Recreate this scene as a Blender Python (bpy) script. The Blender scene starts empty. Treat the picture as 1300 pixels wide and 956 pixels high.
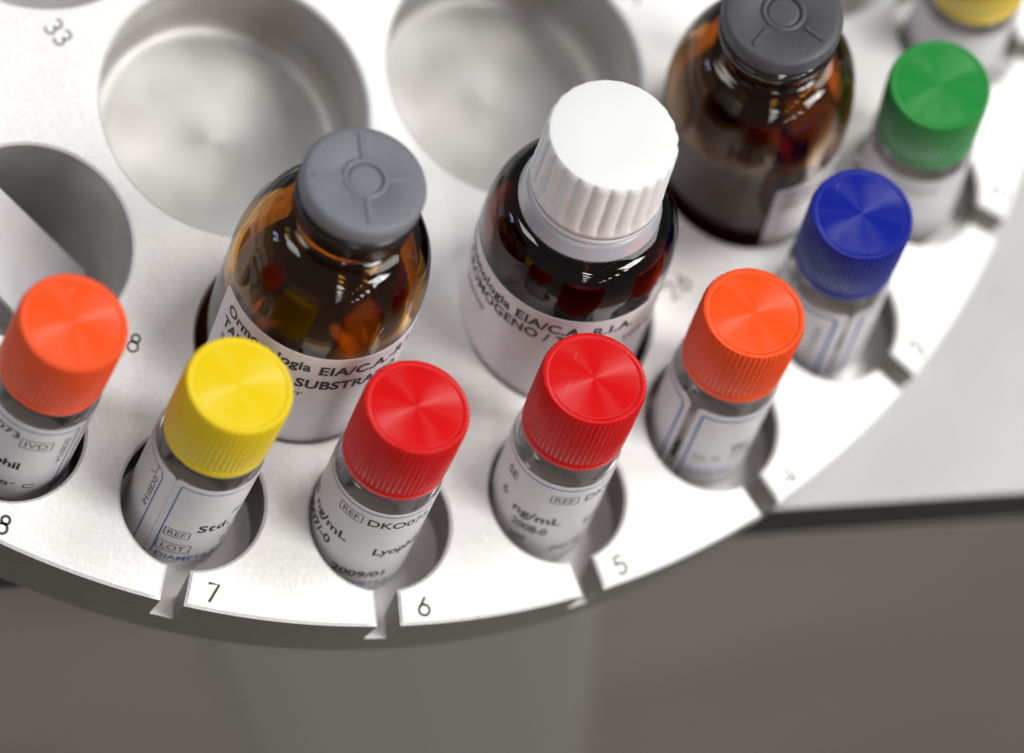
import bpy, bmesh, math, random
from mathutils import Vector, Matrix, noise
from mathutils.geometry import interpolate_bezier

# ------------------------------------------------------------------ units: built in centimetres, stored in metres
S = 0.01
R = math.radians
SC = bpy.context.scene
COL = SC.collection
random.seed(4)

# ------------------------------------------------------------------ camera
ELEV, ROLL, DIST = 1.1486332, 0.7784765, 51.699736
FWD = Vector((0, math.cos(ELEV), -math.sin(ELEV)))
XR = Vector((1, 0, 0)); UP = XR.cross(FWD)
CR = XR * math.cos(ROLL) + UP * math.sin(ROLL)
CU = -XR * math.sin(ROLL) + UP * math.cos(ROLL)
cam_d = bpy.data.cameras.new('camera')
cam = bpy.data.objects.new('camera', cam_d); COL.objects.link(cam)
cam.matrix_world = Matrix.Translation(-FWD * DIST * S) @ Matrix((CR, CU, -FWD)).transposed().to_4x4()
cam_d.sensor_width = 36; cam_d.sensor_fit = 'HORIZONTAL'
cam_d.lens = 4664.795 / 1300 * 36
cam_d.clip_start = 0.02; cam_d.clip_end = 30
cam_d.dof.use_dof = True
cam_d.dof.focus_distance = (DIST - 2.45) * S
cam_d.dof.aperture_fstop = 7.1
cam_d.dof.aperture_blades = 9
SC.camera = cam

# ------------------------------------------------------------------ room light (indoors: lamps only)
W = bpy.data.worlds.new('World'); SC.world = W; W.use_nodes = True
W.node_tree.nodes['Background'].inputs[0].default_value = (0.94, 0.97, 1.0, 1)
W.node_tree.nodes['Background'].inputs[1].default_value = 0.16

def area(name, loc, aim, sx, sy, watts, col=(1, 1, 1), spread=180):
    l = bpy.data.lights.new(name, 'AREA'); l.shape = 'RECTANGLE'
    l.size = sx * S; l.size_y = sy * S; l.energy = watts; l.color = col; l.spread = R(spread)
    o = bpy.data.objects.new(name, l); COL.objects.link(o)
    o.location = Vector(loc) * S
    o.rotation_euler = (Vector(aim) - Vector(loc)).to_track_quat('-Z', 'Y').to_euler()
    return o

# one diffused key panel high on the right, a weaker one high on the left
area('soft_panel', (78, 38, 118), (0, 0, 0), 52, 40, 12.0, (1.0, 0.985, 0.965))
area('soft_panel', (8, 84, 128), (0, 0, 0), 60, 50, 5.6, (1.0, 0.985, 0.965))  # back panel added to brighten the middle of the tray
area('soft_panel', (-95, -25, 130), (0, 0, 0), 46, 46, 4.6, (1.0, 0.985, 0.96))
# two rows of ceiling fittings running away to the front right, and panes of blue window light on the left:
# they are what the brown glass mirrors
for t, q in ((118, 0), (180, 0), (250, 0), (330, 0), (430, 0), (30, 125), (95, 125), (160, 125), (230, 125), (310, 125), (400, 125)):
    area('ceiling_fitting', (0.68 * t + 0.73 * q, -0.73 * t + 0.68 * q, 150), (0.68 * t + 0.73 * q, -0.73 * t + 0.68 * q, 0), 34, 15, 3.0, (1.0, 0.99, 0.97))
for k in range(2):
    area('window_pane', (-150, -78 + 20 * k, 62), (0, 0, 0), 12, 32, 1.0, (0.45, 0.62, 1.0))

SC.view_settings.view_transform = 'Standard'
SC.view_settings.look = 'None'
SC.view_settings.exposure = 0.10
SC.view_settings.gamma = 1.0
SC.view_settings.use_curve_mapping = False
SC.render.engine = 'CYCLES'
SC.cycles.use_denoising = True
SC.cycles.max_bounces = 14
SC.cycles.transmission_bounces = 12
SC.cycles.glossy_bounces = 6
SC.cycles.diffuse_bounces = 4
SC.cycles.sample_clamp_indirect = 6
SC.cycles.caustics_refractive = True
SC.cycles.caustics_reflective = True
SC.cycles.blur_glossy = 0.3

# ------------------------------------------------------------------ materials
def mat(name, col, rough=0.5, metal=0.0, **kw):
    m = bpy.data.materials.new(name); m.use_nodes = True
    b = m.node_tree.nodes['Principled BSDF']
    b.inputs['Base Color'].default_value = (*col, 1)
    b.inputs['Roughness'].default_value = rough
    b.inputs['Metallic'].default_value = metal
    for k, v in kw.items():
        b.inputs[k.replace('_', ' ')].default_value = v
    return m

def nodes(m): return m.node_tree.nodes, m.node_tree.links, m.node_tree.nodes['Principled BSDF']

def add_noise(m, scale, col_a=None, col_b=None, bump=0.0, rough=None, detail=6, stretch=(1, 1, 1), dist=0.0001):
    n, l, b = nodes(m)
    tc = n.new('ShaderNodeTexCoord'); mp = n.new('ShaderNodeMapping'); mp.inputs['Scale'].default_value = stretch
    nz = n.new('ShaderNodeTexNoise'); nz.inputs['Scale'].default_value = scale; nz.inputs['Detail'].default_value = detail
    l.new(tc.outputs['Object'], mp.inputs['Vector']); l.new(mp.outputs['Vector'], nz.inputs['Vector'])
    if col_a:
        cr = n.new('ShaderNodeValToRGB'); cr.color_ramp.elements[0].position = 0.32; cr.color_ramp.elements[1].position = 0.68
        cr.color_ramp.elements[0].color = (*col_a, 1); cr.color_ramp.elements[1].color = (*col_b, 1)
        l.new(nz.outputs['Fac'], cr.inputs['Fac']); l.new(cr.outputs['Color'], b.inputs['Base Color'])
    if rough:
        mr = n.new('ShaderNodeMapRange'); mr.inputs['To Min'].default_value = rough[0]; mr.inputs['To Max'].default_value = rough[1]
        mr.inputs['From Min'].default_value = 0.3; mr.inputs['From Max'].default_value = 0.7
        l.new(nz.outputs['Fac'], mr.inputs['Value']); l.new(mr.outputs['Result'], b.inputs['Roughness'])
    if bump:
        bp = n.new('ShaderNodeBump'); bp.inputs['Strength'].default_value = bump; bp.inputs['Distance'].default_value = dist
        l.new(nz.outputs['Fac'], bp.inputs['Height']); l.new(bp.outputs['Normal'], b.inputs['Normal'])
    return nz

def add_rings(m, scale, bump, aniso, dist=0.00004, rot=0.0):
    """turned (lathe-cut) finish: rings round the object's own z axis + anisotropic gloss"""
    n, l, b = nodes(m)
    tc = n.new('ShaderNodeTexCoord'); sx = n.new('ShaderNodeSeparateXYZ'); cx = n.new('ShaderNodeCombineXYZ')
    ln = n.new('ShaderNodeVectorMath'); ln.operation = 'LENGTH'
    l.new(tc.outputs['Object'], sx.inputs[0]); l.new(sx.outputs[0], cx.inputs[0]); l.new(sx.outputs[1], cx.inputs[1])
    l.new(cx.outputs[0], ln.inputs[0])
    nz = n.new('ShaderNodeTexNoise'); nz.noise_dimensions = '1D'; nz.inputs['Scale'].default_value = scale; nz.inputs['Detail'].default_value = 4
    l.new(ln.outputs['Value'], nz.inputs['W'])
    fine = n.new('ShaderNodeTexNoise'); fine.inputs['Scale'].default_value = 2600; l.new(tc.outputs['Object'], fine.inputs['Vector'])
    ad = n.new('ShaderNodeMath'); ad.operation = 'MULTIPLY_ADD'; ad.inputs[1].default_value = 0.25
    l.new(fine.outputs['Fac'], ad.inputs[0]); l.new(nz.outputs['Fac'], ad.inputs[2])
    bp = n.new('ShaderNodeBump'); bp.inputs['Strength'].default_value = bump; bp.inputs['Distance'].default_value = dist
    l.new(ad.outputs[0], bp.inputs['Height']); l.new(bp.outputs['Normal'], b.inputs['Normal'])
    tg = n.new('ShaderNodeTangent'); tg.direction_type = 'RADIAL'; tg.axis = 'Z'
    l.new(tg.outputs[0], b.inputs['Tangent'])
    b.inputs['Anisotropic'].default_value = aniso; b.inputs['Anisotropic Rotation'].default_value = rot

M = {}
M['tray'] = mat('blasted_aluminium', (0.93, 0.925, 0.91), 0.52, 0.45)
add_noise(M['tray'], 2300, (0.87, 0.865, 0.85), (0.96, 0.955, 0.94), bump=0.5, detail=3, stretch=(0.8, 1.2, 1), dist=0.00009)
def add_wear(m, c_lo, c_hi, r_lo, r_hi):
    n, l, b = nodes(m); tc = n.new('ShaderNodeTexCoord')
    src = b.inputs['Base Color'].links[0].from_socket
    big = n.new('ShaderNodeTexNoise'); big.inputs['Scale'].default_value = 38; big.inputs['Detail'].default_value = 9; big.inputs['Roughness'].default_value = 0.65
    l.new(tc.outputs['Object'], big.inputs['Vector'])
    mr = n.new('ShaderNodeMapRange'); mr.inputs['From Min'].default_value = 0.35; mr.inputs['From Max'].default_value = 0.7
    mr.inputs['To Min'].default_value = c_lo; mr.inputs['To Max'].default_value = c_hi; l.new(big.outputs['Fac'], mr.inputs['Value'])
    # scattered hairline scratches
    mp = n.new('ShaderNodeMapping'); mp.inputs['Rotation'].default_value = (0, 0, 0.7); mp.inputs['Scale'].default_value = (30, 700, 1); l.new(tc.outputs['Object'], mp.inputs['Vector'])
    sc_ = n.new('ShaderNodeTexNoise'); sc_.inputs['Scale'].default_value = 1.0; sc_.inputs['Detail'].default_value = 2; l.new(mp.outputs['Vector'], sc_.inputs['Vector'])
    th = n.new('ShaderNodeMapRange'); th.inputs['From Min'].default_value = 0.70; th.inputs['From Max'].default_value = 0.76; th.inputs['To Min'].default_value = 1.0; th.inputs['To Max'].default_value = 0.86
    l.new(sc_.outputs['Fac'], th.inputs['Value'])
    # tiny specks of dirt
    sp = n.new('ShaderNodeTexVoronoi'); sp.inputs['Scale'].default_value = 330; l.new(tc.outputs['Object'], sp.inputs['Vector'])
    sk = n.new('ShaderNodeMapRange'); sk.inputs['From Min'].default_value = 0.02; sk.inputs['From Max'].default_value = 0.06; sk.inputs['To Min'].default_value = 0.8; sk.inputs['To Max'].default_value = 1.0
    l.new(sp.outputs['Distance'], sk.inputs['Value'])
    m1 = n.new('ShaderNodeMath'); m1.operation = 'MULTIPLY'; l.new(mr.outputs['Result'], m1.inputs[0]); l.new(th.outputs['Result'], m1.inputs[1])
    m2 = n.new('ShaderNodeMath'); m2.operation = 'MULTIPLY'; l.new(m1.outputs[0], m2.inputs[0]); l.new(sk.outputs['Result'], m2.inputs[1])
    vm = n.new('ShaderNodeVectorMath'); vm.operation = 'SCALE'; l.new(src, vm.inputs[0]); l.new(m2.outputs[0], vm.inputs['Scale'])
    l.new(vm.outputs[0], b.inputs['Base Color'])
    rr = n.new('ShaderNodeMapRange'); rr.inputs['From Min'].default_value = 0.35; rr.inputs['From Max'].default_value = 0.7
    rr.inputs['To Min'].default_value = r_lo; rr.inputs['To Max'].default_value = r_hi; l.new(big.outputs['Fac'], rr.inputs['Value']); l.new(rr.outputs['Result'], b.inputs['Roughness'])
add_wear(M['tray'], 0.95, 1.02, 0.58, 0.46)
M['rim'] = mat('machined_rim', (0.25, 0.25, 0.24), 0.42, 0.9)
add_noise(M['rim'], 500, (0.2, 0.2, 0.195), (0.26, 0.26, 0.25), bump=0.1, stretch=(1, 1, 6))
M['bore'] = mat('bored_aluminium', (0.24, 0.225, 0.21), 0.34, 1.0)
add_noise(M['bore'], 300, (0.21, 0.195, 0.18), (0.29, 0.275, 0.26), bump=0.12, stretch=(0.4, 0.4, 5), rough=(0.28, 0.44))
M['floor'] = mat('milled_aluminium', (0.84, 0.825, 0.81), 0.45, 0.3)
add_noise(M['floor'], 300, (0.80, 0.785, 0.77), (0.89, 0.88, 0.87), bump=0.12, rough=(0.34, 0.48))
M['well'] = mat('turned_aluminium', (0.58, 0.57, 0.56), 0.5, 0.55)
add_noise(M['well'], 120, (0.52, 0.505, 0.485), (0.64, 0.63, 0.62), detail=4)
add_rings(M['well'], 900, 0.6, 0.6)
M['engraving'] = mat('engraved_digit', (0.05, 0.048, 0.045), 0.6)
M['cavity'] = mat('cavity_black', (0.012, 0.012, 0.012), 0.6)
M['lid'] = mat('housing_enamel', (0.50, 0.50, 0.49), 0.5)
add_noise(M['lid'], 60, (0.49, 0.49, 0.478), (0.53, 0.53, 0.518), bump=0.05)
M['gasket'] = mat('gasket_rubber', (0.012, 0.012, 0.011), 0.7)
M['panel'] = mat('panel_enamel', (0.2, 0.18, 0.16), 0.45)
add_noise(M['panel'], 9, (0.195, 0.17, 0.147), (0.25, 0.228, 0.196), detail=3)
M['clear'] = mat('clear_glass', (0.985, 0.985, 0.98), 0.02, 0, Transmission_Weight=1.0, IOR=1.45)
M['amber'] = mat('brown_glass', (0.74, 0.37, 0.06), 0.015, 0, Transmission_Weight=1.0, IOR=1.45, Specular_IOR_Level=0.4)
M['amber_dark'] = mat('dark_brown_glass', (0.16, 0.018, 0.012), 0.015, 0, Transmission_Weight=1.0, IOR=1.5)
M['amber_mid'] = mat('deep_brown_glass', (0.66, 0.29, 0.045), 0.015, 0, Transmission_Weight=1.0, IOR=1.45, Specular_IOR_Level=0.22)
M['liquid'] = mat('amber_liquid', (0.80, 0.58, 0.30), 0.0, 0, Transmission_Weight=1.0, IOR=1.33)
M['liquid_dark'] = mat('dark_liquid', (0.02, 0.003, 0.003), 0.55, 0, Specular_IOR_Level=0.1)
M['paper'] = mat('label_paper', (0.80, 0.765, 0.775), 0.42)
add_noise(M['paper'], 500, (0.75, 0.705, 0.73), (0.80, 0.755, 0.78), bump=0.08, detail=4)
M['vial_paper'] = mat('thin_label_paper', (0.88, 0.85, 0.86), 0.42)
add_noise(M['vial_paper'], 500, (0.86, 0.82, 0.845), (0.90, 0.865, 0.885), bump=0.15, detail=5, dist=0.0002)
_n, _l, _b = nodes(M['vial_paper']); _t = _n.new('ShaderNodeBsdfTranslucent'); _t.inputs[0].default_value = (0.9, 0.84, 0.82, 1)
_m = _n.new('ShaderNodeMixShader'); _m.inputs[0].default_value = 0.24
_l.new(_b.outputs[0], _m.inputs[1]); _l.new(_t.outputs[0], _m.inputs[2]); _l.new(_m.outputs[0], _n['Material Output'].inputs[0])
M['paper_sheet'] = mat('leaflet_paper', (0.72, 0.71, 0.74), 0.6)
add_noise(M['paper_sheet'], 200, (0.70, 0.69, 0.72), (0.74, 0.73, 0.76), bump=0.1)
M['ink'] = mat('black_ink', (0.018, 0.016, 0.018), 0.5)
M['ink_blue'] = mat('blue_ink', (0.07, 0.13, 0.36), 0.5)
M['rubber'] = mat('grey_rubber', (0.165, 0.172, 0.2), 0.6)
add_noise(M['rubber'], 1500, (0.158, 0.164, 0.19), (0.182, 0.188, 0.215), bump=0.25, detail=3, dist=0.00005)
M['rubber_dark'] = mat('charcoal_rubber', (0.072, 0.072, 0.082), 0.5)
add_noise(M['rubber_dark'], 1500, (0.066, 0.066, 0.075), (0.08, 0.08, 0.09), bump=0.3, detail=3, dist=0.00005)
M['white'] = mat('white_plastic', (0.86, 0.86, 0.85), 0.38, 0, Subsurface_Weight=0.15, Subsurface_Radius=(0.002, 0.002, 0.002), Subsurface_Scale=0.5)
M['collar'] = mat('clouded_plastic', (0.52, 0.53, 0.57), 0.3, 0, Transmission_Weight=0.25, IOR=1.45)
M['plug'] = mat('vial_stopper_rubber', (0.48, 0.37, 0.35), 0.5)
M['powder'] = mat('freeze_dried_powder', (0.62, 0.56, 0.54), 0.9)

def cap_mat(name, col, rough=0.4, aniso=1.0):
    m = mat(name, col, rough, 0, Subsurface_Weight=0.08, Subsurface_Radius=(0.002, 0.001, 0.0005), Subsurface_Scale=0.4)
    add_rings(m, 3000, 0.25, aniso, dist=0.00001)
    n, l, b = nodes(m); tc = n.new('ShaderNodeTexCoord')
    oi = n.new('ShaderNodeObjectInfo'); ad = n.new('ShaderNodeVectorMath'); l.new(tc.outputs['Object'], ad.inputs[0]); l.new(oi.outputs['Location'], ad.inputs[1])
    nz = n.new('ShaderNodeTexNoise'); nz.inputs['Scale'].default_value = 240; nz.inputs['Detail'].default_value = 6; l.new(ad.outputs[0], nz.inputs['Vector'])
    mr = n.new('ShaderNodeMapRange'); mr.inputs['From Min'].default_value = 0.35; mr.inputs['From Max'].default_value = 0.68
    mr.inputs['To Min'].default_value = rough - 0.07; mr.inputs['To Max'].default_value = rough + 0.12
    l.new(nz.outputs['Fac'], mr.inputs['Value']); l.new(mr.outputs['Result'], b.inputs['Roughness'])
    # scuffs: short pale scratches, different on every cap
    mp = n.new('ShaderNodeMapping'); mp.inputs['Scale'].default_value = (260, 2600, 260); mp.inputs['Rotation'].default_value = (0, 0, 0.5 + 4 * rough + 3 * col[0]); l.new(ad.outputs[0], mp.inputs['Vector'])
    sc_ = n.new('ShaderNodeTexNoise'); sc_.inputs['Scale'].default_value = 1.0; sc_.inputs['Detail'].default_value = 1; l.new(mp.outputs['Vector'], sc_.inputs['Vector'])
    th = n.new('ShaderNodeMapRange'); th.inputs['From Min'].default_value = 0.735; th.inputs['From Max'].default_value = 0.80; th.inputs['To Max'].default_value = 0.22
    l.new(sc_.outputs['Fac'], th.inputs['Value'])
    mx = n.new('ShaderNodeMix'); mx.data_type = 'RGBA'; mx.inputs['A'].default_value = (*col, 1); mx.inputs['B'].default_value = tuple(0.55 * c + 0.35 for c in col) + (1,)
    l.new(th.outputs['Result'], mx.inputs['Factor']); l.new(mx.outputs['Result'], b.inputs['Base Color'])
    m.node_tree.nodes['Principled BSDF'].inputs['IOR'].default_value = 1.46
    return m
CM = {
 'red': cap_mat('red_plastic', (0.66, 0.002, 0.004)),
 'orange': cap_mat('orange_plastic', (0.90, 0.082, 0.008)),
 'vermilion': cap_mat('vermilion_plastic', (0.88, 0.085, 0.012)),
 'yellow': cap_mat('yellow_plastic', (0.82, 0.60, 0.004)),
 'amber_yellow': cap_mat('warm_yellow_plastic', (0.88, 0.60, 0.004)),
 'blue': cap_mat('blue_plastic', (0.004, 0.014, 0.27)),
 'green': cap_mat('green_plastic', (0.018, 0.26, 0.045)),
}

# ------------------------------------------------------------------ mesh helpers (input in cm)
def mesh_obj(name, verts, faces, m, parent=None, smooth=None, kind=None):
    me = bpy.data.meshes.new(name)
    me.from_pydata([Vector(v) * S for v in verts], [], faces)
    me.materials.append(m) if not isinstance(m, (list, tuple)) else [me.materials.append(x) for x in m]
    if smooth is True:
        for p in me.polygons: p.use_smooth = True
    elif smooth:                                     # a set of face indices
        for i in smooth: me.polygons[i].use_smooth = True
    me.update()
    o = bpy.data.objects.new(name, me); COL.objects.link(o)
    if parent is not None: o.parent = parent
    if kind: o['kind'] = kind
    return o

class MB:
    """collects patches; each patch keeps its own vertices so that edges between patches stay crisp"""
    def __init__(s): s.v = []; s.f = []; s.sm = set(); s.mi = {}
    def add(s, verts, faces, smooth=True, mi=0):
        o = len(s.v); s.v += [tuple(v) for v in verts]
        for f in faces:
            if smooth: s.sm.add(len(s.f))
            if mi: s.mi[len(s.f)] = mi
            s.f.append([i + o for i in f])
    def loft(s, A, B, closed=True, smooth=True, mi=0):
        n = len(A); F = []
        for i in range(n if closed else n - 1):
            j = (i + 1) % n
            F.append((i, j, n + j, n + i))
        s.add(list(A) + list(B), F, smooth, mi)
    def lathe(s, prof, seg=96, rad=None, smooth=True, mi=0):
        """prof: list of (r, z); rad(i_profile, angle, r) may modulate the radius. Each profile run is one smooth patch"""
        V = []; F = []; n = len(prof)
        for k in range(seg):
            a = 2 * math.pi * k / seg
            for i, (r, z) in enumerate(prof):
                q = rad(i, a, r) if rad else r
                V.append((q * math.cos(a), q * math.sin(a), z))
        for k in range(seg):
            k2 = (k + 1) % seg
            for i in range(n - 1):
                a, b, c, d = k * n + i, k2 * n + i, k2 * n + i + 1, k * n + i + 1
                if prof[i][0] < 1e-6: F.append((a, c, d))
                elif prof[i + 1][0] < 1e-6: F.append((a, b, c))
                else: F.append((a, b, c, d))
        s.add(V, F, smooth, mi)
    def build(s, name, m, parent=None, kind=None):
        o = mesh_obj(name, s.v, s.f, m, parent, s.sm, kind)
        for i, k in s.mi.items(): o.data.polygons[i].material_index = k
        return o

def fill(loops, z):
    """triangulate a flat region bounded by loops (first outer, the rest holes); returns verts, faces facing +z"""
    bm = bmesh.new(); E = []
    for L in loops:
        vs = [bm.verts.new((x, y, z)) for x, y in L]
        for i in range(len(vs)): E.append(bm.edges.new((vs[i], vs[(i + 1) % len(vs)])))
    bmesh.ops.triangle_fill(bm, use_beauty=True, use_dissolve=False, edges=E, normal=(0, 0, 1))
    bm.verts.ensure_lookup_table(); bm.verts.index_update()
    for f in bm.faces:
        f.normal_update()
        if f.normal.z < 0: f.normal_flip()
    V = [tuple(v.co) for v in bm.verts]; F = [tuple(v.index for v in f.verts) for f in bm.faces]
    bm.free(); return V, F

def offset_loop(L, d):
    """move every point of a closed loop d to its left (loops run with the solid on their left)"""
    n = len(L); out = []
    for i in range(n):
        p0, p1, p2 = Vector(L[i - 1]), Vector(L[i]), Vector(L[(i + 1) % n])
        a = (p1 - p0).normalized(); b = (p2 - p1).normalized()
        na = Vector((-a.y, a.x)); nb = Vector((-b.y, b.x)); m = na + nb
        m = m / max(0.35, m.dot(na)) if m.length > 1e-6 else na
        out.append(tuple(p1 + m * d))
    return out

def tag(o, label, cat, group=None):
    o['label'] = label; o['category'] = cat
    if group: o['group'] = group
    return o

def thing(name, loc, rot=None):
    o = bpy.data.objects.new(name, None); COL.objects.link(o)
    o.empty_display_size = 0.005
    o.location = Vector(loc) * S
    if rot is not None:
        o.rotation_mode = 'QUATERNION'; o.rotation_quaternion = rot
    return o

# ------------------------------------------------------------------ the sample tray (rotor disc)
C = Vector((-7.2894, 3.8213)); RD = 11.497; R1 = 10.004; A1 = 1.0; SW = 0.163
TH = -42.437; ST = 15.0662
TILT = math.tan(R(12.8))
FLOOR = -0.77; BOT = -1.5
def pol(r, deg): return Vector((C.x + r * math.cos(R(deg)), C.y + r * math.sin(R(deg))))
hole_deg = lambda k: TH + (6 - k) * ST

def outline(z, rim=RD):
    """outer outline of the disc with the keyhole notches, at depth z"""
    sh = -z * TILT; L = []
    N = 24
    for i in range(N):
        t0 = TH + (i - 12) * 15.0 if False else TH + 15.0662 * (i - 8) if i < 16 else None
        if t0 is None: t0 = TH + 15.0662 * 7 + (360 - 15.0662 * 15) / 9 * (i - 15)
        nxt = i + 1
        t1 = TH + 15.0662 * (nxt - 8) if nxt < 16 else TH + 15.0662 * 7 + (360 - 15.0662 * 15) / 9 * (nxt - 15)
        ct, st = math.cos(R(t0)), math.sin(R(t0))
        P = lambda u, v: (C.x + u * ct - v * st, C.y + u * st + v * ct)      # radial u, tangential v
        L.append(P(math.sqrt(rim * rim - SW * SW), -SW))
        for q in range(1, 5): L.append(P(rim - 0.0012 - (rim - (R1 + sh + math.sqrt(A1 - SW * SW))) * q / 5, -SW))
        fa = math.asin(SW / A1)
        for q in range(65):
            ph = -fa - (2 * math.pi - 2 * fa) * q / 64
            L.append(P(R1 + sh + A1 * math.cos(ph), A1 * math.sin(ph)))
        for q in range(4, 0, -1): L.append(P(rim - 0.0012 - (rim - (R1 + sh + math.sqrt(A1 - SW * SW))) * q / 5, SW))
        L.append(P(math.sqrt(rim * rim - SW * SW), SW))
        d = math.degrees(math.asin(SW / rim))
        for q in range(1, 16):
            a = t0 + d + (t1 - t0 - 2 * d) * q / 16
            L.append((C.x + rim * math.cos(R(a)), C.y + rim * math.sin(R(a))))
    return L
def is_rim(p): return (Vector(p) - C).length > RD - 0.01

def circ(c, r, n=96, cw=True):
    return [(c.x + r * math.cos((-1 if cw else 1) * 2 * math.pi * i / n), c.y + r * math.sin((-1 if cw else 1) * 2 * math.pi * i / n)) for i in range(n)]

R2, A2, R3, A3 = 7.55, 1.415, 4.25, 1.933
wells2 = [(-80 + 30 * i, pol(R2, -80 + 30 * i)) for i in range(12)]
wells3 = [(-64.3 + 60 * i, pol(R3, -64.3 + 60 * i)) for i in range(6)]

tray = thing('sample_tray', (C.x, C.y, BOT))
tray_off = Vector((-C.x, -C.y, -BOT))
def tshift(mb): mb.v = [tuple(Vector(v) + tray_off) for v in mb.v]; return mb
CH = 0.04
top = outline(0.0)
mb = MB()
inner = [circ(c, A2) for _, c in wells2] + [circ(c, A3, 128) for _, c in wells3] + [circ(C, 0.6, 48)]
V, F = fill([offset_loop(top, CH)] + [offset_loop(l, CH) for l in inner], 0.0)
mb.add(V, F, False)
for l in [top] + inner:
    up = offset_loop(l, CH)
    A = [(x, y, 0) for x, y in up]; B = [(x, y, -CH) for x, y in l]
    mb.loft(B, A, smooth=True, mi=0)
tshift(mb).build('tray_plate', M['tray'], tray)
# walls: rim, slots and the vial holes; one patch each run so that corners stay crisp
low = outline(FLOOR)
mbr, mbb = MB(), MB()
n = len(top)
runs = []; cur = [0]
def wall_kind(i):
    a, b = top[i], top[(i + 1) % n]
    return 'rim' if is_rim(a) and is_rim(b) else ('slot' if (Vector(a) - Vector(b)).length > 0.05 and not is_rim(a) or (is_rim(a) != is_rim(b)) else 'hole')
k0 = wall_kind(0); run = [0]
for i in range(n):
    k = wall_kind(i)
    if k != k0:
        runs.append((k0, run)); run = [i]; k0 = k
    run.append(i + 1)
runs.append((k0, run))
for k, idx in runs:
    A = [(*low[i % n], FLOOR) for i in idx]; B = [(*top[i % n], -CH) for i in idx]
    (mbr if k == 'rim' else mbb).loft(A, B, closed=False, smooth=(k != 'slot'))
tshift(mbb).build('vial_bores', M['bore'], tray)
# base ring of the rim below the slot floors, with a fine bead at its foot
rim_b = circ(C, RD, 360, cw=False)
P = lambda L, z, dr=0.0: [(C.x + (x - C.x) * (RD + dr) / RD, C.y + (y - C.y) * (RD + dr) / RD, z) for x, y in L]
mbr.loft(P(rim_b, BOT + 0.03), P(rim_b, FLOOR), smooth=True)
mbr.loft(P(rim_b, BOT, -0.03), P(rim_b, BOT + 0.03), smooth=True)
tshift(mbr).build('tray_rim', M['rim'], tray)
mbf = MB()
ring_holes = [[(x, y) for x, y in circ(Vector(c) + (Vector(c) - C).normalized() * (0.77 * TILT), A2 + 0.02)] for _, c in wells2] + [circ(c, A3 + 0.02, 128) for _, c in wells3]
V, F = fill([circ(C, RD, 360, cw=False)] + ring_holes, FLOOR); mbf.add(V, F, False)
V, F = fill([circ(C, RD - 0.03, 360, cw=False)] + ring_holes, BOT); mbf.add(V, [f[::-1] for f in F], False)
tshift(mbf).build('tray_floor', M['floor'], tray)

def well(c, deg, r, depth, tilt, name):
    """a turned cup let into the disc: wall, rounded foot, floor"""
    d = Vector((math.cos(R(deg)), math.sin(R(deg)))) * tilt
    mbw = MB(); prof = [(r, -CH), (r, -depth * 0.5)]
    fr = 0.22 if r < 1.6 else 0.3
    for q in range(7):
        a = math.pi / 2 * q / 6
        prof.append((r - fr + fr * math.cos(a), -depth + fr - fr * math.sin(a)))
    prof += [(r * 0.55, -depth - 0.01), (r * 0.5, -depth - 0.035), (r * 0.12, -depth - 0.045), (0, -depth - 0.045)]
    mbw.lathe(prof, 128)
    mbw.f = [f[::-1] for f in mbw.f]
    mbw.v = [(x + d.x * (-z), y + d.y * (-z), z) for x, y, z in mbw.v]
    o = mbw.build(name, M['well'], tray)
    o.location = Vector((c.x - C.x, c.y - C.y, -BOT)) * S
    return o
for deg, c in wells2: well(c, deg, A2, 2.2, TILT, 'bottle_well')
for deg, c in wells3: well(c, deg, A3, 1.55, 0.0, 'reagent_well')
mbc = MB(); mbc.lathe([(0.6, -CH), (0.6, -2.4), (0, -2.4)], 48); mbc.f = [f[::-1] for f in mbc.f]
o = mbc.build('spindle_bore', M['bore'], tray); o.location = Vector((0, 0, -BOT)) * S
tag(tray, 'round silver aluminium tray with numbered slots holding all the vials and bottles', 'tray')

# ------------------------------------------------------------------ lettering
def text_mesh(s, size=1.0, bold=0.0, shear=0.0, space=1.0):
    cu = bpy.data.curves.new('lettering', 'FONT'); cu.body = s; cu.size = size; cu.offset = bold; cu.shear = shear
    cu.space_character = space; cu.resolution_u = 4
    o = bpy.data.objects.new('lettering', cu); COL.objects.link(o)
    bpy.context.view_layer.update()
    dg = bpy.context.evaluated_depsgraph_get()
    me = bpy.data.meshes.new_from_object(o.evaluated_get(dg))
    V = [tuple(v.co) for v in me.vertices]; F = [tuple(p.vertices) for p in me.polygons]
    bpy.data.meshes.remove(me); bpy.data.objects.remove(o); bpy.data.curves.remove(cu)
    # split long edges so that the letters bend with the label
    return V, F

def stroke(pts, w):
    """open polyline as a flat ribbon"""
    V = []; F = []
    for i, p in enumerate(pts):
        a = Vector(pts[max(0, i - 1)]); b = Vector(pts[min(len(pts) - 1, i + 1)]); t = (b - a).normalized(); nn = Vector((-t.y, t.x)) * w / 2
        V += [tuple(Vector(p) + nn), tuple(Vector(p) - nn)]
        if i: F.append((2 * i - 2, 2 * i - 1, 2 * i + 1, 2 * i))
    return V, F
def arc(cx, cy, r, a0, a1, n=14, ry=None):
    return [(cx + r * math.cos(R(a0 + (a1 - a0) * i / n)), cy + (ry or r) * math.sin(R(a0 + (a1 - a0) * i / n))) for i in range(n + 1)]
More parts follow.
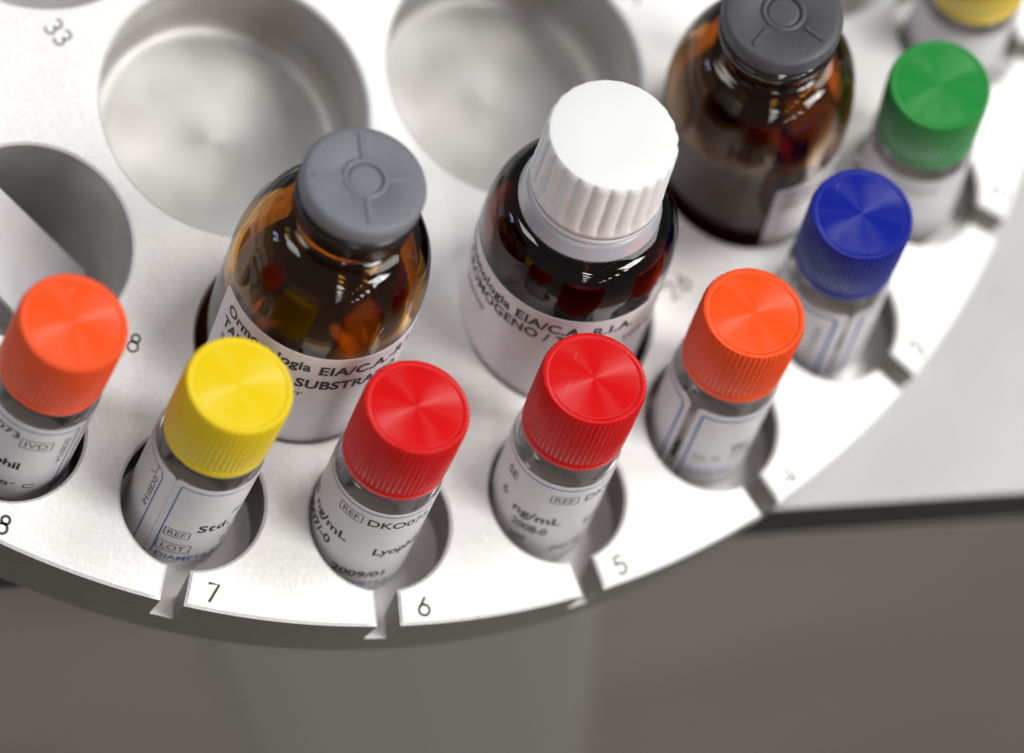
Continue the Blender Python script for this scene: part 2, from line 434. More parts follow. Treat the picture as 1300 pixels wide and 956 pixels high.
# engraver's single-stroke digits, height 1
DIG = {
 '0': [arc(0.32, 0.5, 0.3, 0, 360, 24, 0.5)],
 '1': [[(0.12, 0.8), (0.3, 1.0), (0.3, 0.0)]],
 '2': [arc(0.31, 0.72, 0.28, 160, -30, 14) + [(0.03, 0.0), (0.62, 0.0)]],
 '3': [arc(0.28, 0.75, 0.25, 150, -90, 14), arc(0.28, 0.26, 0.28, 90, -150, 14, 0.26)],
 '4': [[(0.5, 0.0), (0.5, 1.0), (0.0, 0.3), (0.66, 0.3)]],
 '5': [[(0.55, 1.0), (0.13, 1.0), (0.08, 0.56)] + arc(0.3, 0.32, 0.3, 125, -145, 14)],
 '6': [[(0.45, 1.0), (0.1, 0.47)], arc(0.32, 0.3, 0.29, 0, 360, 22)],
 '7': [[(0.03, 1.0), (0.6, 1.0), (0.2, 0.0)]],
 '8': [arc(0.32, 0.75, 0.22, 0, 360, 20), arc(0.32, 0.27, 0.28, 0, 360, 22)],
 '9': [[(0.18, 0.0), (0.53, 0.53)], arc(0.32, 0.7, 0.29, 0, 360, 22)],
}
M['engraving_pale'] = mat('pale_engraved_digit', (0.2, 0.195, 0.185), 0.6)  # paler digits for the inner rings: glare over them put into the colour
def engrave(s, r, deg, h=0.26, sp=0.78):
    mb = MB(); w = sp * len(s) - 0.14
    p = pol(r, deg); ur = Vector((math.cos(R(deg)), math.sin(R(deg)))); ut = Vector((-ur.y, ur.x))
    for i, ch in enumerate(s):
        for pl in DIG[ch]:
            V, F = stroke(pl, 0.15)
            out = []
            for x, y in V:
                u = (x + sp * i - w / 2) * h; v = (y - 0.5) * h
                q = p + ut * u - ur * v
                out.append((q.x - C.x, q.y - C.y, -BOT + 0.0015))
            mb.add(out, F, False)
    return mb.build('engraved_number', M['engraving' if len(s) == 1 else 'engraving_pale'], tray)
for k in range(1, 10): engrave(str(k), 11.25, hole_deg(k) + 2.6)
for k in range(5): engrave(str(25 + k), 8.13, 10 - 30 * k + 13.15, sp=0.9)
for k, t in ((33, -96.7), (32, -36.7), (31, 23.3)): engrave(str(k), 4.98, t)

# ------------------------------------------------------------------ label helpers (theta in degrees, 0 faces the camera)
def frame_for(nrm):
    z = nrm.normalized(); x = (-FWD) - (-FWD).dot(z) * z; x.normalize(); y = z.cross(x)
    return Matrix((x, y, z)).transposed().to_quaternion()
def wrap_pt(th, z, r): return (r * math.cos(R(th)), r * math.sin(R(th)), z)

def label_patch(parent, r, t0, t1, z0, z1, rc=0.08, name='label', m=None):
    """paper label round the glass, with rounded corners and paper thickness"""
    step = 3.0; cols = max(2, int((t1 - t0) / step)); W = (t1 - t0) * math.pi / 180 * r
    xs = sorted(set([W * i / cols for i in range(cols + 1)] + [rc * (1 - math.cos(R(a))) for a in (0, 25, 50, 70, 90)] + [W - rc * (1 - math.cos(R(a))) for a in (0, 25, 50, 70, 90)]))
    A = []; B = []
    for x in xs:
        e = min(x, W - x); d = 0 if e >= rc else rc - math.sqrt(max(0, rc * rc - (rc - e) ** 2))
        th = t0 + x / r * 180 / math.pi
        A.append((th, z0 + d)); B.append((th, z1 - d))
    mb = MB(); zs = 4
    rows = [[wrap_pt(a[0], a[1] + (b[1] - a[1]) * q / zs, r) for a, b in zip(A, B)] for q in range(zs + 1)]
    for q in range(zs): mb.loft(rows[q], rows[q + 1], closed=False)
    rin = r - 0.008
    mb.loft([wrap_pt(*b, r) for b in B], [wrap_pt(*b, rin) for b in B], closed=False)
    mb.loft([wrap_pt(*a, rin) for a in A], [wrap_pt(*a, r) for a in A], closed=False)
    mb.loft([wrap_pt(*A[0], rin), wrap_pt(*B[0], rin)], [wrap_pt(*A[0], r), wrap_pt(*B[0], r)], closed=False, smooth=False)
    mb.loft([wrap_pt(*A[-1], r), wrap_pt(*B[-1], r)], [wrap_pt(*A[-1], rin), wrap_pt(*B[-1], rin)], closed=False, smooth=False)
    return mb.build(name, m or M['paper'], parent)

def put_text(parent, s, r, th0, z0, h, width=None, th_end=None, bold=0.0, shear=0.0, vertical=False, ink='ink', serif=False, space=1.0):
    """flat print: h = height of capitals (cm). th0 is where the first letter starts, th_end where the last one ends"""
    V, F = text_mesh(s, 1.0, bold, shear, space)
    if not V: return
    x0 = min(v[0] for v in V); x1 = max(v[0] for v in V); ch = 0.70
    w = (R(th_end - th0) * r) if th_end is not None else (width or (x1 - x0) * h / ch)
    sx = w / (x1 - x0); sy = h / ch; out = []
    for x, y, _ in V:
        u = (x - x0) * sx; v = y * sy
        if vertical:   # runs down the label, tops of the letters to the right
            u, v = v, -u
        out.append(wrap_pt(th0 + u / r * 180 / math.pi, z0 + v, r + 0.0035))
    return mesh_obj('lettering', out, F, M[ink], parent)

def put_line(parent, r, pts, w=0.02, ink='ink_blue', name='border_line'):
    """printed line through (theta, z) points, following the curve"""
    P2 = []
    for (a, b), (c, d) in zip(pts[:-1], pts[1:]):
        n_ = max(1, int(abs(c - a) / 3))
        P2 += [(R(a + (c - a) * i / n_) * r, b + (d - b) * i / n_) for i in range(n_)]
    P2.append((R(pts[-1][0]) * r, pts[-1][1]))
    V, F = stroke(P2, w)
    return mesh_obj(name, [wrap_pt(x / r * 180 / math.pi, z, r + 0.003) for x, z in V], F, M[ink], parent)

def box_mark(parent, r, t0, t1, z0, z1, s, ink='ink', w=0.014):
    put_line(parent, r, [(t0, z0), (t1, z0), (t1, z1), (t0, z1), (t0, z0 - w / 2)], w, ink, 'printed_frame')
    m_ = (t1 - t0) * 0.14; h = (z1 - z0) * 0.56
    put_text(parent, s, r, t0 + m_, z0 + (z1 - z0) * 0.22, h, th_end=t1 - m_, ink=ink)

def border(parent, r, t0, t1, z0, z1, rc=4.0, left=True, right=True, w=0.022, ink='ink_blue'):
    hz = R(rc) * r; pts = []
    if left:
        pts += [(t0, z0)] + [(t0 + rc * (1 - math.cos(R(a))), z1 - hz + hz * math.sin(R(a))) for a in (0, 30, 60, 90)]
    else: pts += [(t0, z1)]
    if right: pts += [(t1 - rc * (1 - math.cos(R(a))), z1 - hz + hz * math.sin(R(a))) for a in (90, 60, 30, 0)] + [(t1, z0)]
    else: pts += [(t1, z1)]
    put_line(parent, r, pts, w, ink)

# ------------------------------------------------------------------ vials
GR = 0.752; LR = GR + 0.008
def screw_cap(z0, z1, parent, m, ridges=60, soft=0.0):
    mb = MB(); seg = ridges * 6
    rid = lambda depth: (lambda i, a, r: r - depth * (0.5 - 0.5 * math.cos(a * ridges)) ** 0.7 * ridmask[i])
    # hem
    mb.lathe([(0.62, z0), (0.700, z0), (0.728, z0 + 0.03), (0.728, z0 + 0.13), (0.715, z0 + 0.165)], 120)
    prof = [(0.715, z0 + 0.165), (0.733, z0 + 0.20), (0.736, z0 + 0.6), (0.734, z1 - 0.07), (0.722, z1 - 0.025), (0.700, z1)]
    ridmask = [0.0, 1.0, 1.0, 1.0, 1.0, 0.15]
    mb.lathe(prof, seg, rid(0.026))
    # turned top: rim, groove, shallow dish
    mb.lathe([(0.700, z1), (0.688, z1 + 0.004), (0.645, z1 + 0.005), (0.634, z1 + 0.001)], 120)
    mb.lathe([(0.634, z1 + 0.001), (0.624, z1 - 0.012), (0.614, z1 - 0.004)], 120)
    mb.lathe([(0.614, z1 - 0.004), (0.60, z1 - 0.003), (0.35, z1 - 0.001), (0, z1)], 120)
    return mb.build('screw_cap', m, parent)

def vial(bx, by, tx, ty, color, label, labels, prints, spin=0):
    nrm = Vector((tx, ty, 1.0))
    root = thing('sample_vial', (bx, by, FLOOR + 0.004), frame_for(nrm))
    tag(root, label, 'vial', 'small glass vials with coloured screw caps in the outer ring of the tray')
    g = MB()
    out = [(0, 0.03), (0.45, 0.02), (0.66, 0.0), (0.72, 0.025), (GR, 0.09), (GR, 1.2), (GR, 2.16), (0.742, 2.24), (0.70, 2.33), (0.655, 2.40), (0.645, 2.5), (0.645, 3.3)]
    inn = [(0.50, 3.3), (0.50, 2.45), (0.56, 2.34), (0.64, 2.22), (0.665, 2.12), (0.665, 0.25), (0.60, 0.15), (0.3, 0.11), (0, 0.10)]
    g.lathe(out + inn, 96)
    g.build('glass_body', M['clear'], root)
    screw_cap(2.473, 3.75, root, CM[color])
    s = MB(); s.lathe([(0, 2.26), (0.30, 2.26), (0.44, 2.29), (0.46, 2.34), (0.46, 2.52), (0.495, 2.56), (0.495, 3.28), (0, 3.28)], 64)
    s.build('inner_stopper', M['plug'], root)
    p = MB(); p.lathe([(0, 0.115), (0.3, 0.125), (0.58, 0.165), (0.645, 0.26), (0.645, 0.42), (0.5, 0.47), (0.25, 0.43), (0, 0.45)], 48)
    p.build('dried_contents', M['powder'], root)
    for L in labels: 
        lab = label_patch(root, LR, *L, m=M['vial_paper'])
    prints(lab)
    return root

def pr7(q):
    border(q, LR, 1.5, 130, 0.10, 2.06); 
    box_mark(q, LR, 5, 31.5, 0.72, 0.91, 'REF'); box_mark(q, LR, 3.4, 38.5, 0.30, 0.53, 'LOT')
    put_text(q, 'DIAMETRA', LR, 6.0, 0.075, 0.13, th_end=74, bold=0.012, ink='ink_blue')
    put_text(q, 'Std.', LR, 37, 0.94, 0.20, th_end=74, bold=0.022, space=1.15); put_text(q, 'S0', LR, 82, 0.93, 0.19, th_end=98, bold=0.02, shear=0.2)
    put_text(q, 'n-Prog', LR, 70, 1.28, 0.17, th_end=112, shear=0.3); put_text(q, 'L yoph', LR, 80, 0.62, 0.15, th_end=118)
    put_text(q, '0 ng', LR, 74, 0.36, 0.14, th_end=100)
    put_line(q, LR, [(-21, 0.0), (-21, 1.86), (-24, 2.0), (-120, 2.04)], 0.022)
    put_text(q, 'DCE013-0', LR, -30.8, 1.74, 0.085, width=0.78, vertical=True, bold=0.01)
    put_line(q, LR, [(-38, 1.72), (-30.5, 1.80), (-30.5, 2.02), (-36, 2.0)], 0.014, 'ink', 'printed_frame')
def pr6(q):
    put_line(q, LR, [(-110, 2.075), (140, 2.075)], 0.02)
    box_mark(q, LR, -26.3, 1.5, 1.75, 1.94, 'REF')
    put_text(q, 'DKO073', LR, 8, 1.76, 0.165, th_end=76, bold=0.012)
    put_text(q, 'Lyophil', LR, 26.5, 1.0, 0.18, th_end=80, bold=0.02)
    put_text(q, '10 ng/mL', LR, -84, 1.13, 0.18, th_end=-4.5, bold=0.02)
    put_text(q, '2007/-0', LR, -78, 0.79, 0.18, th_end=-20, bold=0.025)
    put_text(q, '2009/01', LR, -8, 0.35, 0.15, th_end=50, bold=0.022)
    put_text(q, 'DIAMETRA', LR, -2, 0.10, 0.11, th_end=60, ink='ink_blue')
def pr5(q):
    put_line(q, LR, [(-110, 2.0), (140, 2.0)], 0.022)
    box_mark(q, LR, 8, 37, 1.63, 1.81, 'REF')
    put_text(q, 'DKO073', LR, 45, 1.65, 0.165, th_end=112, bold=0.012)
    put_text(q, 'SE', LR, -50, 1.62, 0.17, th_end=-34, bold=0.01)
    put_text(q, '6', LR, -47, 1.14, 0.18, th_end=-39, bold=0.01)
    put_text(q, 'ng/mL', LR, -26, 1.03, 0.18, th_end=29, bold=0.022)
    put_text(q, '2008-0', LR, -22, 0.72, 0.17, th_end=18, bold=0.022)
    put_text(q, 'LOT', LR, -18, 0.42, 0.13, th_end=0, bold=0.03)
    put_text(q, 'Lyophil', LR, 59, 0.86, 0.18, th_end=112, bold=0.02)
    put_text(q, 'purify', LR, 28, 0.33, 0.14, th_end=70, shear=0.3, bold=0.01)
def pr8(q):
    border(q, LR, -100, 73, 0.0, 2.02, left=False)
    put_text(q, 'DKO073', LR, -56, 1.72, 0.165, th_end=12.5, bold=0.015)
    box_mark(q, LR, 16, 48.5, 1.54, 1.77, 'IVD')
    put_text(q, 'Lyophil', LR, -30, 0.92, 0.18, th_end=25.5, bold=0.03)
    put_text(q, '2 - 8° C', LR, -14, 0.40, 0.12, th_end=49)
    put_text(q, 'DCE013-A', LR, 60.5, 1.78, 0.09, width=0.72, vertical=True)
    put_line(q, LR, [(84, 0.0), (84, 2.05)], 0.012, 'ink')
def pr4(q):
    border(q, LR, -7.5, 140, 0.1, 2.0, w=0.035)
    put_line(q, LR, [(-32.5, 0.0), (-32.5, 1.9), (-36, 2.0), (-120, 2.02)], 0.04)
    put_text(q, 'Wy', LR, 38, 1.08, 0.17, th_end=62, bold=0.03, shear=0.2)
    put_text(q, 'Std. S4', LR, 0, 0.86, 0.10, th_end=30); put_text(q, '10 ng', LR, 42, 0.84, 0.14, th_end=70)
    put_text(q, 'DIAMETRA', LR, -2, 0.42, 0.12, th_end=52, ink='ink_blue')
    put_text(q, '2', LR, 64, 1.62, 0.12, th_end=70)
def pr3(q):
    border(q, LR, 39, 160, 0.1, 1.96, w=0.05)
    put_line(q, LR, [(10, 0.0), (10, 1.88), (6, 1.96), (-120, 1.98)], 0.05)
    put_text(q, 'DCE013-3', LR, -9, 1.6, 0.10, width=0.8, vertical=True)
def pr2(q):
    put_line(q, LR, [(-110, 2.04), (140, 2.04)], 0.015)
    put_text(q, 'DKO073', LR, -30, 1.74, 0.14, th_end=22, ink='ink')
def pr1(q):
    put_line(q, LR, [(-110, 2.04), (140, 2.04)], 0.015)

full = [(-150, 200, 0.04, 2.14)]
vial(-4.1455, -5.677, -0.089, 0.1624, 'vermilion', 'orange red capped vial whose label ends in hil, left of the yellow one', [(-150, 80.5, 0.03, 2.13), (81.5, 200, 0.03, 2.13)], pr8)
vial(-1.9836, -4.6818, -0.1191, 0.1612, 'yellow', 'bright yellow capped vial with REF and LOT boxes, in slot 7', [(-150, -6.6, 0.03, 2.13), (-6.2, 200, 0.03, 2.16)], pr7)
vial(0.0235, -3.1264, -0.1725, 0.1558, 'red', 'red capped vial with DKO073 on its label, in slot 6', full, pr6)
vial(1.5803, -0.9136, -0.2156, 0.1249, 'red', 'red capped vial in slot 5, in front of the white capped bottle', [(-150, 200, 0.04, 2.08)], pr5)
vial(2.5169, 1.6333, -0.2148, 0.0745, 'orange', 'orange capped vial with blue framed label, in slot 4', [(-150, -25, 0.03, 2.13), (-15, 195, 0.03, 2.13)], pr4)
vial(2.6937, 4.2785, -0.2264, -0.0265, 'blue', 'dark blue capped vial between the green and the orange one', [(-150, 21.5, 0.03, 2.08), (27, 195, 0.03, 2.08)], pr3)
vial(2.3091, 6.9349, -0.2499, -0.1002, 'green', 'green capped vial with a blank looking label, behind the blue one', full, pr2)
h1 = pol(R1 + 0.17, hole_deg(1))
vial(h1.x, h1.y, 0.235 * math.cos(R(212.9)), 0.235 * math.sin(R(212.9)), 'amber_yellow', 'yellow capped vial cut by the top edge, behind the green one', full, pr1)

# ------------------------------------------------------------------ bottles
BR = 1.352; BL = BR + 0.008
def bottle_root(deg, ox, oy, L, shift, name, label):
    base = pol(R2, deg); din = (C - base).normalized()
    n0 = Vector((din.x * TILT, din.y * TILT, 1)).normalized()
    b = Vector((base.x + ox, base.y + oy, 0)); T = b + n0 * L
    b = b + Vector((0.71, 0.64, 0)) * shift
    nrm = (T - b); Ln = nrm.length
    root = thing(name, b - nrm.normalized() * 1.9, frame_for(nrm))
    tag(root, label, 'bottle')
    return root, Ln
ZB = 1.9        # local z of the tray surface (the bottle stands 1.9 cm down in its well)

def glass(root, m, shoulder, neck, wall=0.11):
    """shoulder / neck: profile points above the straight body"""
    g = MB()
    out = [(0, 0.12), (0.8, 0.10), (1.15, 0.02), (1.26, 0.03), (BR, 0.14), (BR, 1.5)] + shoulder + neck
    inn = [(max(r - wall, 0.2), z) for r, z in reversed(shoulder + neck)] + [(BR - wall, 1.5), (BR - wall, 0.4), (1.1, 0.26), (0.5, 0.24), (0, 0.24)]
    g.lathe(out + inn, 128)
    return g.build('glass_body', m, root)

def ell(r0, z0, r1, z1, n=12, p=1.0):
    """rounded shoulder from (r0,z0) to (r1,z1), vertical at the start"""
    return [(r1 + (r0 - r1) * math.cos(math.pi / 2 * i / n) ** p, z0 + (z1 - z0) * math.sin(math.pi / 2 * i / n)) for i in range(n + 1)]

def liquid(root, top, m, wall=0.113, shoulder=None):
    l = MB(); rr = BR - wall + 0.004
    l.lathe([(0, 0.245), (0.5, 0.245), (1.1, 0.265), (rr, 0.405), (rr, top - 0.05), (rr - 0.015, top - 0.012), (rr - 0.06, top), (0, top)] if shoulder is None else shoulder, 96)
    return l.build('liquid', m, root)

def stopper(root, L, m, ring='inset'):
    """flat grey rubber stopper with a moulded ring and four bars"""
    zt = L + ZB; r = 0.835
    s = MB(); s.lathe([(0, zt - 0.34), (r - 0.07, zt - 0.34), (r - 0.02, zt - 0.31), (r, zt - 0.26), (r, zt - 0.09), (r - 0.02, zt - 0.035), (r - 0.065, zt - 0.004), (r - 0.12, zt), (0.265, zt), (0.25, zt - 0.02), (0.225, zt - 0.02), (0.21, zt + 0.004), (0.17, zt + 0.006), (0, zt + 0.006)], 128)
    o = s.build('stopper', m, root)
    s2 = MB(); s2.lathe([(0.235, zt + 0.0), (0.25, zt + 0.028), (0.275, zt + 0.034), (0.30, zt + 0.028), (0.315, zt + 0.0)], 64)
    s2.build('moulded_ring', m, o)
    return o

def bars(stop, zt, m, angles, r0=0.36, r1=0.66, w=0.05, h=0.026):
    for a in angles:
        b = MB(); prof = []
        N = 10; L = []
        for i in range(N + 1): L.append((r1 + w * math.cos(R(-90 + 180 * i / N)), w * math.sin(R(-90 + 180 * i / N))))
        for i in range(N + 1): L.append((r0 + w * math.cos(R(90 + 180 * i / N)), w * math.sin(R(90 + 180 * i / N))))
        ca, sa = math.cos(R(a)), math.sin(R(a))
        rot = lambda x, y, z: (x * ca - y * sa, x * sa + y * ca, z)
        cx_ = (r0 + r1) / 2
        lo = [rot(x, y, zt + 0.001) for x, y in L]
        hi = [rot(cx_ + (x - cx_) * 0.93, y * 0.6, zt + h) for x, y in L]
        b.loft(lo, hi); b.add(hi, [tuple(range(len(hi)))], False)
        b.build('moulded_bar', m, stop)

# --- brown bottle with light grey stopper
rt, L1 = bottle_root(-49.8, -0.131, -0.045, 4.17, 0.13, 'reagent_bottle', 'brown glass bottle with light grey stopper, behind the yellow capped vial')
sh = ell(BR, ZB + 1.95, 0.72, ZB + 3.18, 14, 0.9); nk = [(0.69, ZB + 3.24), (0.68, ZB + 3.45), (0.70, ZB + 3.52)]
L1z = L1 + ZB
glass(rt, M['amber'], sh, nk + [(0.78, L1z - 0.60), (0.80, L1z - 0.55), (0.80, L1z - 0.38), (0.77, L1z - 0.345)])
liquid(rt, ZB + 1.55, M['liquid'])
st_ = stopper(rt, L1, M['rubber']); bars(st_, L1z, M['rubber'], (2 + 28, 92 + 28, 182 + 28, 272 + 28), 0.33, 0.66)
s = MB(); s.lathe([(0.60, L1z - 0.76), (0.79, L1z - 0.76), (0.822, L1z - 0.72), (0.83, L1z - 0.50), (0.845, L1z - 0.46), (0.845, L1z - 0.345), (0.70, L1z - 0.342)], 96)
s.build('crimp_ring', mat('black_crimp_metal', (0.02, 0.02, 0.022), 0.25, 0.6), rt)
lab = label_patch(rt, BL, -51, 190, ZB - 1.2, ZB + 1.82, rc=0.10)
put_text(lab, 'Ormonologia', BL, -42, ZB + 1.46, 0.20, th_end=19, bold=0.032, space=1.06)
put_text(lab, 'EIA/C.A.-R.I.A', BL, 24, ZB + 1.42, 0.20, th_end=98, bold=0.032, space=1.06)
put_text(lab, 'TAMPONE', BL, -43, ZB + 1.12, 0.20, th_end=5, bold=0.036, space=1.05)
put_text(lab, 'SUBSTRATO', BL, 13, ZB + 1.05, 0.20, th_end=78, bold=0.036, space=1.05)
put_text(lab, 'Substrate buffer', BL, -41, ZB + 0.82, 0.13, th_end=20, bold=0.01)
put_text(lab, 'R', BL, -41, ZB + 0.58, 0.12, th_end=-37)

# --- dark bottle with white ribbed screw cap
rt, L2 = bottle_root(-19.7, -0.165, -0.066, 4.49, 0.04, 'reagent_bottle', 'dark bottle with a white ribbed screw cap and lettered label')
L2z = L2 + ZB
sh = ell(BR, ZB + 2.08, 0.90, ZB + 2.86, 14, 0.75)
glass(rt, M['amber_dark'], sh, [(0.80, ZB + 2.9), (0.72, ZB + 3.0), (0.70, L2z - 0.5)])
liquid(rt, 0, M['liquid_dark'], shoulder=[(0, 0.245), (0.5, 0.245), (1.1, 0.265), (1.237, 0.405), (1.237, ZB + 2.05), (1.10, ZB + 2.45), (0.8, ZB + 2.66), (0, ZB + 2.66)])
cap = MB(); NR = 24
zt = L2z; zb = L2z - 1.19
msk = [0, 0, 0.2, 1, 1, 1, 0.75, 0.1]
def rr_(i, a, r):
    s_ = abs(math.sin(a * NR / 2)); return r - 0.042 * (1 - s_) ** 1.3 * msk[i] 
cap.lathe([(0.80, zb), (0.915, zb), (0.922, zb + 0.11), (0.918, zb + 0.16), (0.912, zb + 0.3), (0.895, zt - 0.12), (0.886, zt - 0.04), (0.855, zt - 0.002)], 384, rr_)
cap.lathe([(0.855, zt - 0.002), (0.83, zt + 0.004), (0.4, zt + 0.008), (0, zt + 0.008)], 96)
cp = cap.build('screw_cap', M['white'], rt)
c2 = MB(); c2.lathe([(0.80, zb - 0.035), (0.89, zb - 0.035), (0.90, zb - 0.05), (0.90, zb - 0.13), (0.88, zb - 0.15)], 96)
c2.build('tamper_band', M['white'], rt)
br = MB()
for i in range(14):
    a = i * 360 / 14
    A = [(0.878 * math.cos(R(a + d)), 0.878 * math.sin(R(a + d)), z) for d, z in ((-3, zb - 0.04), (3, zb - 0.04), (3, zb + 0.01), (-3, zb + 0.01))]
    br.add(A, [(0, 1, 2, 3)], False)
br.build('tamper_bridges', M['white'], rt, kind='stuff')
c3 = MB(); c3.lathe([(0.86, zb - 0.15), (0.91, zb - 0.17), (0.945, zb - 0.22), (0.955, zb - 0.36), (0.99, zb - 0.40), (0.995, zb - 0.44), (0.96, zb - 0.465), (0.85, zb - 0.45)], 96)
c3.build('neck_collar', M['collar'], rt)
lab = label_patch(rt, BL, -150, 200, ZB - 1.2, ZB + 1.87, rc=0.10)
put_text(lab, 'Ormonologia', BL, -85, ZB + 1.50, 0.20, th_end=-23, bold=0.032, space=1.06)
put_text(lab, 'EIA/C.A.-R.I.A.', BL, -18.5, ZB + 1.49, 0.20, th_end=55, bold=0.032, space=1.06)
put_text(lab, 'CROMOGENO / TMB', BL, -75, ZB + 1.22, 0.20, th_end=30, bold=0.032, space=1.06)
put_text(lab, 'Substrate', BL, -66, ZB + 0.92, 0.13, th_end=-40, bold=0.01)
put_text(lab, 'LOT 073', BL, 52, ZB + 1.10, 0.14, th_end=80, bold=0.02)

# --- brown bottle with charcoal stopper
rt, L3 = bottle_root(10.4, -0.109, -0.047, 4.036, 0.06, 'reagent_bottle', 'brown glass bottle with charcoal stopper, behind the blue capped vial')
L3z = L3 + ZB
sh = ell(BR, ZB + 1.7, 0.74, ZB + 3.05, 14, 0.9)
glass(rt, M['amber_mid'], sh, [(0.70, ZB + 3.12), (0.69, ZB + 3.35), (0.72, ZB + 3.4), (0.79, L3z - 0.56), (0.80, L3z - 0.5), (0.80, L3z - 0.36), (0.77, L3z - 0.345)])
liquid(rt, ZB + 1.68, mat('brown_liquid', (0.62, 0.24, 0.06), 0.0, 0, Transmission_Weight=1.0, IOR=1.33, Specular_IOR_Level=0.25))
st_ = stopper(rt, L3, M['rubber_dark']); bars(st_, L3z, M['rubber_dark'], (-28, 62, 152, 242), 0.40, 0.66, 0.042, 0.03)
s = MB(); s.lathe([(0.60, L3z - 0.62), (0.80, L3z - 0.62), (0.835, L3z - 0.58), (0.84, L3z - 0.36), (0.70, L3z - 0.342)], 96)
s.build('crimp_ring', mat('black_neck_glass', (0.015, 0.012, 0.01), 0.08, 0.0, Coat_Weight=0.5), rt)
lab = label_patch(rt, BL, 23, 112, ZB - 1.2, ZB + 1.27, rc=0.05)
put_text(lab, 'Ormonologia', BL, 30, ZB + 0.95, 0.16, th_end=72, bold=0.02)
put_text(lab, 'DILUENTE', BL, 30, ZB + 0.65, 0.16, th_end=64, bold=0.02)

# ------------------------------------------------------------------ folded leaflet in the empty well at the left
wc = wells2[0][1]
lf = thing('folded_leaflet', (wc.x, wc.y, -2.1))
def sheet(name, pts, t=0.02):
    a, b, c, d = [Vector(p) for p in pts]
    nn = (b - a).cross(d - a).normalized() * t; nu, nv = 10, 6
    g = []; 
    for i in range(nu + 1):
        for j in range(nv + 1):
            u, v = i / nu, j / nv
            p = a.lerp(b, u).lerp(d.lerp(c, u), v)
            g.append(p + nn.normalized() * 0.03 * math.sin(u * 3.1) * math.sin(v * 3.0))
    mb = MB(); F = [(i * (nv + 1) + j, (i + 1) * (nv + 1) + j, (i + 1) * (nv + 1) + j + 1, i * (nv + 1) + j + 1) for i in range(nu) for j in range(nv)]
    mb.add(g, F); mb.add([p - nn for p in g], [f[::-1] for f in F])
    rim = [i * (nv + 1) for i in range(nu + 1)] + [nu * (nv + 1) + j for j in range(1, nv + 1)] + [i * (nv + 1) + nv for i in range(nu - 1, -1, -1)] + [j for j in range(nv - 1, 0, -1)]
    mb.loft([g[i] for i in rim], [g[i] - nn for i in rim], smooth=False)
    return mb.build(name, M['paper_sheet'], lf)
sheet('front_leaf', [(-1.72, -0.13, 3.0), (0.66, 0.78, 0.62), (1.0, -0.42, 0.62), (-0.71, -1.15, 3.0)])
sheet('back_leaf', [(-0.715, -1.15, 2.97), (0.99, -0.43, 0.59), (0.62, -0.56, 0.25), (-0.45, -1.2, 2.3)])
tag(lf, 'folded white paper leaflet stuck in the empty well at the left edge', 'leaflet')

# ------------------------------------------------------------------ analyser housing below and beyond the tray
P1 = Vector((-3.1, -6.5)); P2_ = Vector((6.64, 5.2))
dr = (P2_ - P1).normalized(); nr_ = Vector((-dr.y, dr.x))          # nr_ points to the tray side
if nr_.dot(C - P1) < 0: nr_ = -nr_
E0 = P1 - dr * 30; E1 = P2_ + dr * 40
LT = -1.6
house = thing('analyser_housing', (P1.x, P1.y, -45))
hof = Vector((-P1.x, -P1.y, 45))
def hshift(mb): mb.v = [tuple(Vector(v) + hof) for v in mb.v]; return mb
bev = 0.05
poly = [E0 + nr_ * bev, E1 + nr_ * bev, E1 + nr_ * 70, E0 + nr_ * 70]
mb = MB(); loop = [tuple(p) for p in poly]
area2 = sum(loop[i][0] * loop[(i + 1) % 4][1] - loop[(i + 1) % 4][0] * loop[i][1] for i in range(4))
if area2 < 0: loop = loop[::-1]
V, F = fill([loop, circ(C, 9.6, 180)], LT); mb.add(V, F, False)
prof = [(bev * (1 - math.sin(R(a))), LT - bev * (1 - math.cos(R(a)))) for a in (0, 30, 60, 90)]
rows = [[(*(p + nr_ * o_), z) for p in (E0, E1)] for o_, z in prof]
rows.append([(*p, LT - 0.07) for p in (E0, E1)])
for a_, b_ in zip(rows[:-1], rows[1:]): mb.loft(b_, a_, closed=False)
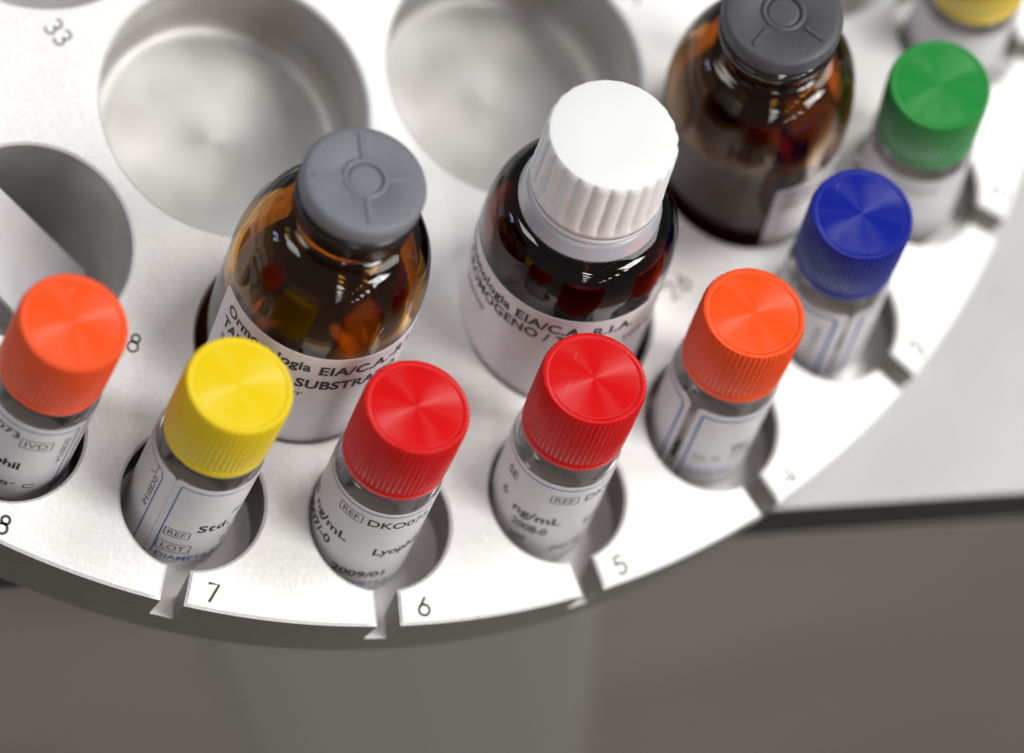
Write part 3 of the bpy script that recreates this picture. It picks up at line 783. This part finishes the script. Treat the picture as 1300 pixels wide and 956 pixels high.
mb.loft([(x, y, -4.5) for x, y in circ(C, 9.6, 180)], [(x, y, LT) for x, y in circ(C, 9.6, 180)])
hshift(mb).build('housing_lid', M['lid'], house)
mb = MB()
g0, g1 = E0 + nr_ * 0.03, E1 + nr_ * 0.03
mb.loft([(*g0, LT - 1.8), (*g1, LT - 1.8)], [(*g0, LT - 0.06), (*g1, LT - 0.06)], closed=False)
hshift(mb).build('gasket', M['gasket'], house)
mb = MB()
q = [(0.03, LT - 1.79), (0.01, LT - 1.79), (0.0, LT - 1.81), (0.0, -45)]
rows = [[(*(p + nr_ * o_), z) for p in (E0, E1)] for o_, z in q]
for a_, b_ in zip(rows[:-1], rows[1:]): mb.loft(b_, a_, closed=False)
hshift(mb).build('front_panel', M['panel'], house)
mb = MB(); V, F = fill([circ(C, 9.6, 120, cw=False)], -4.5); mb.add(V, F, False)
hshift(mb).build('rotor_chamber', M['cavity'], house)
cvm = MB(); rk = 0.30                                    # blurred reflection on the front panel, shaped as a raked pale plate
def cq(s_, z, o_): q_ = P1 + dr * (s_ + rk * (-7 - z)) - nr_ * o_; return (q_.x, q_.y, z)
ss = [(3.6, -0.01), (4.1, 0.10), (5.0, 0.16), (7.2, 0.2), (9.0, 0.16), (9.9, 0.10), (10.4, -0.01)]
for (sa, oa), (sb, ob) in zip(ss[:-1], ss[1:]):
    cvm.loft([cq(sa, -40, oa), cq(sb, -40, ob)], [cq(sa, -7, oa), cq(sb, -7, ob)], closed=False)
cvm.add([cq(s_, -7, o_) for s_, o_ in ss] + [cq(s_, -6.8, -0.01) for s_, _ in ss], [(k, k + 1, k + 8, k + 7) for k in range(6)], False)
hshift(cvm).build('panel_reflection', mat('reflection_grey', (0.255, 0.25, 0.225), 0.42), house)
tag(house, 'pale grey analyser housing with a black gasket line beneath and beyond the tray', 'housing')

# bench the housing stands on
mb = MB(); mb.add([(-300, -300, -45), (300, -300, -45), (300, 300, -45), (-300, 300, -45)], [(0, 1, 2, 3)], False)
mb.build('bench_top', M['panel'], None, kind='structure')
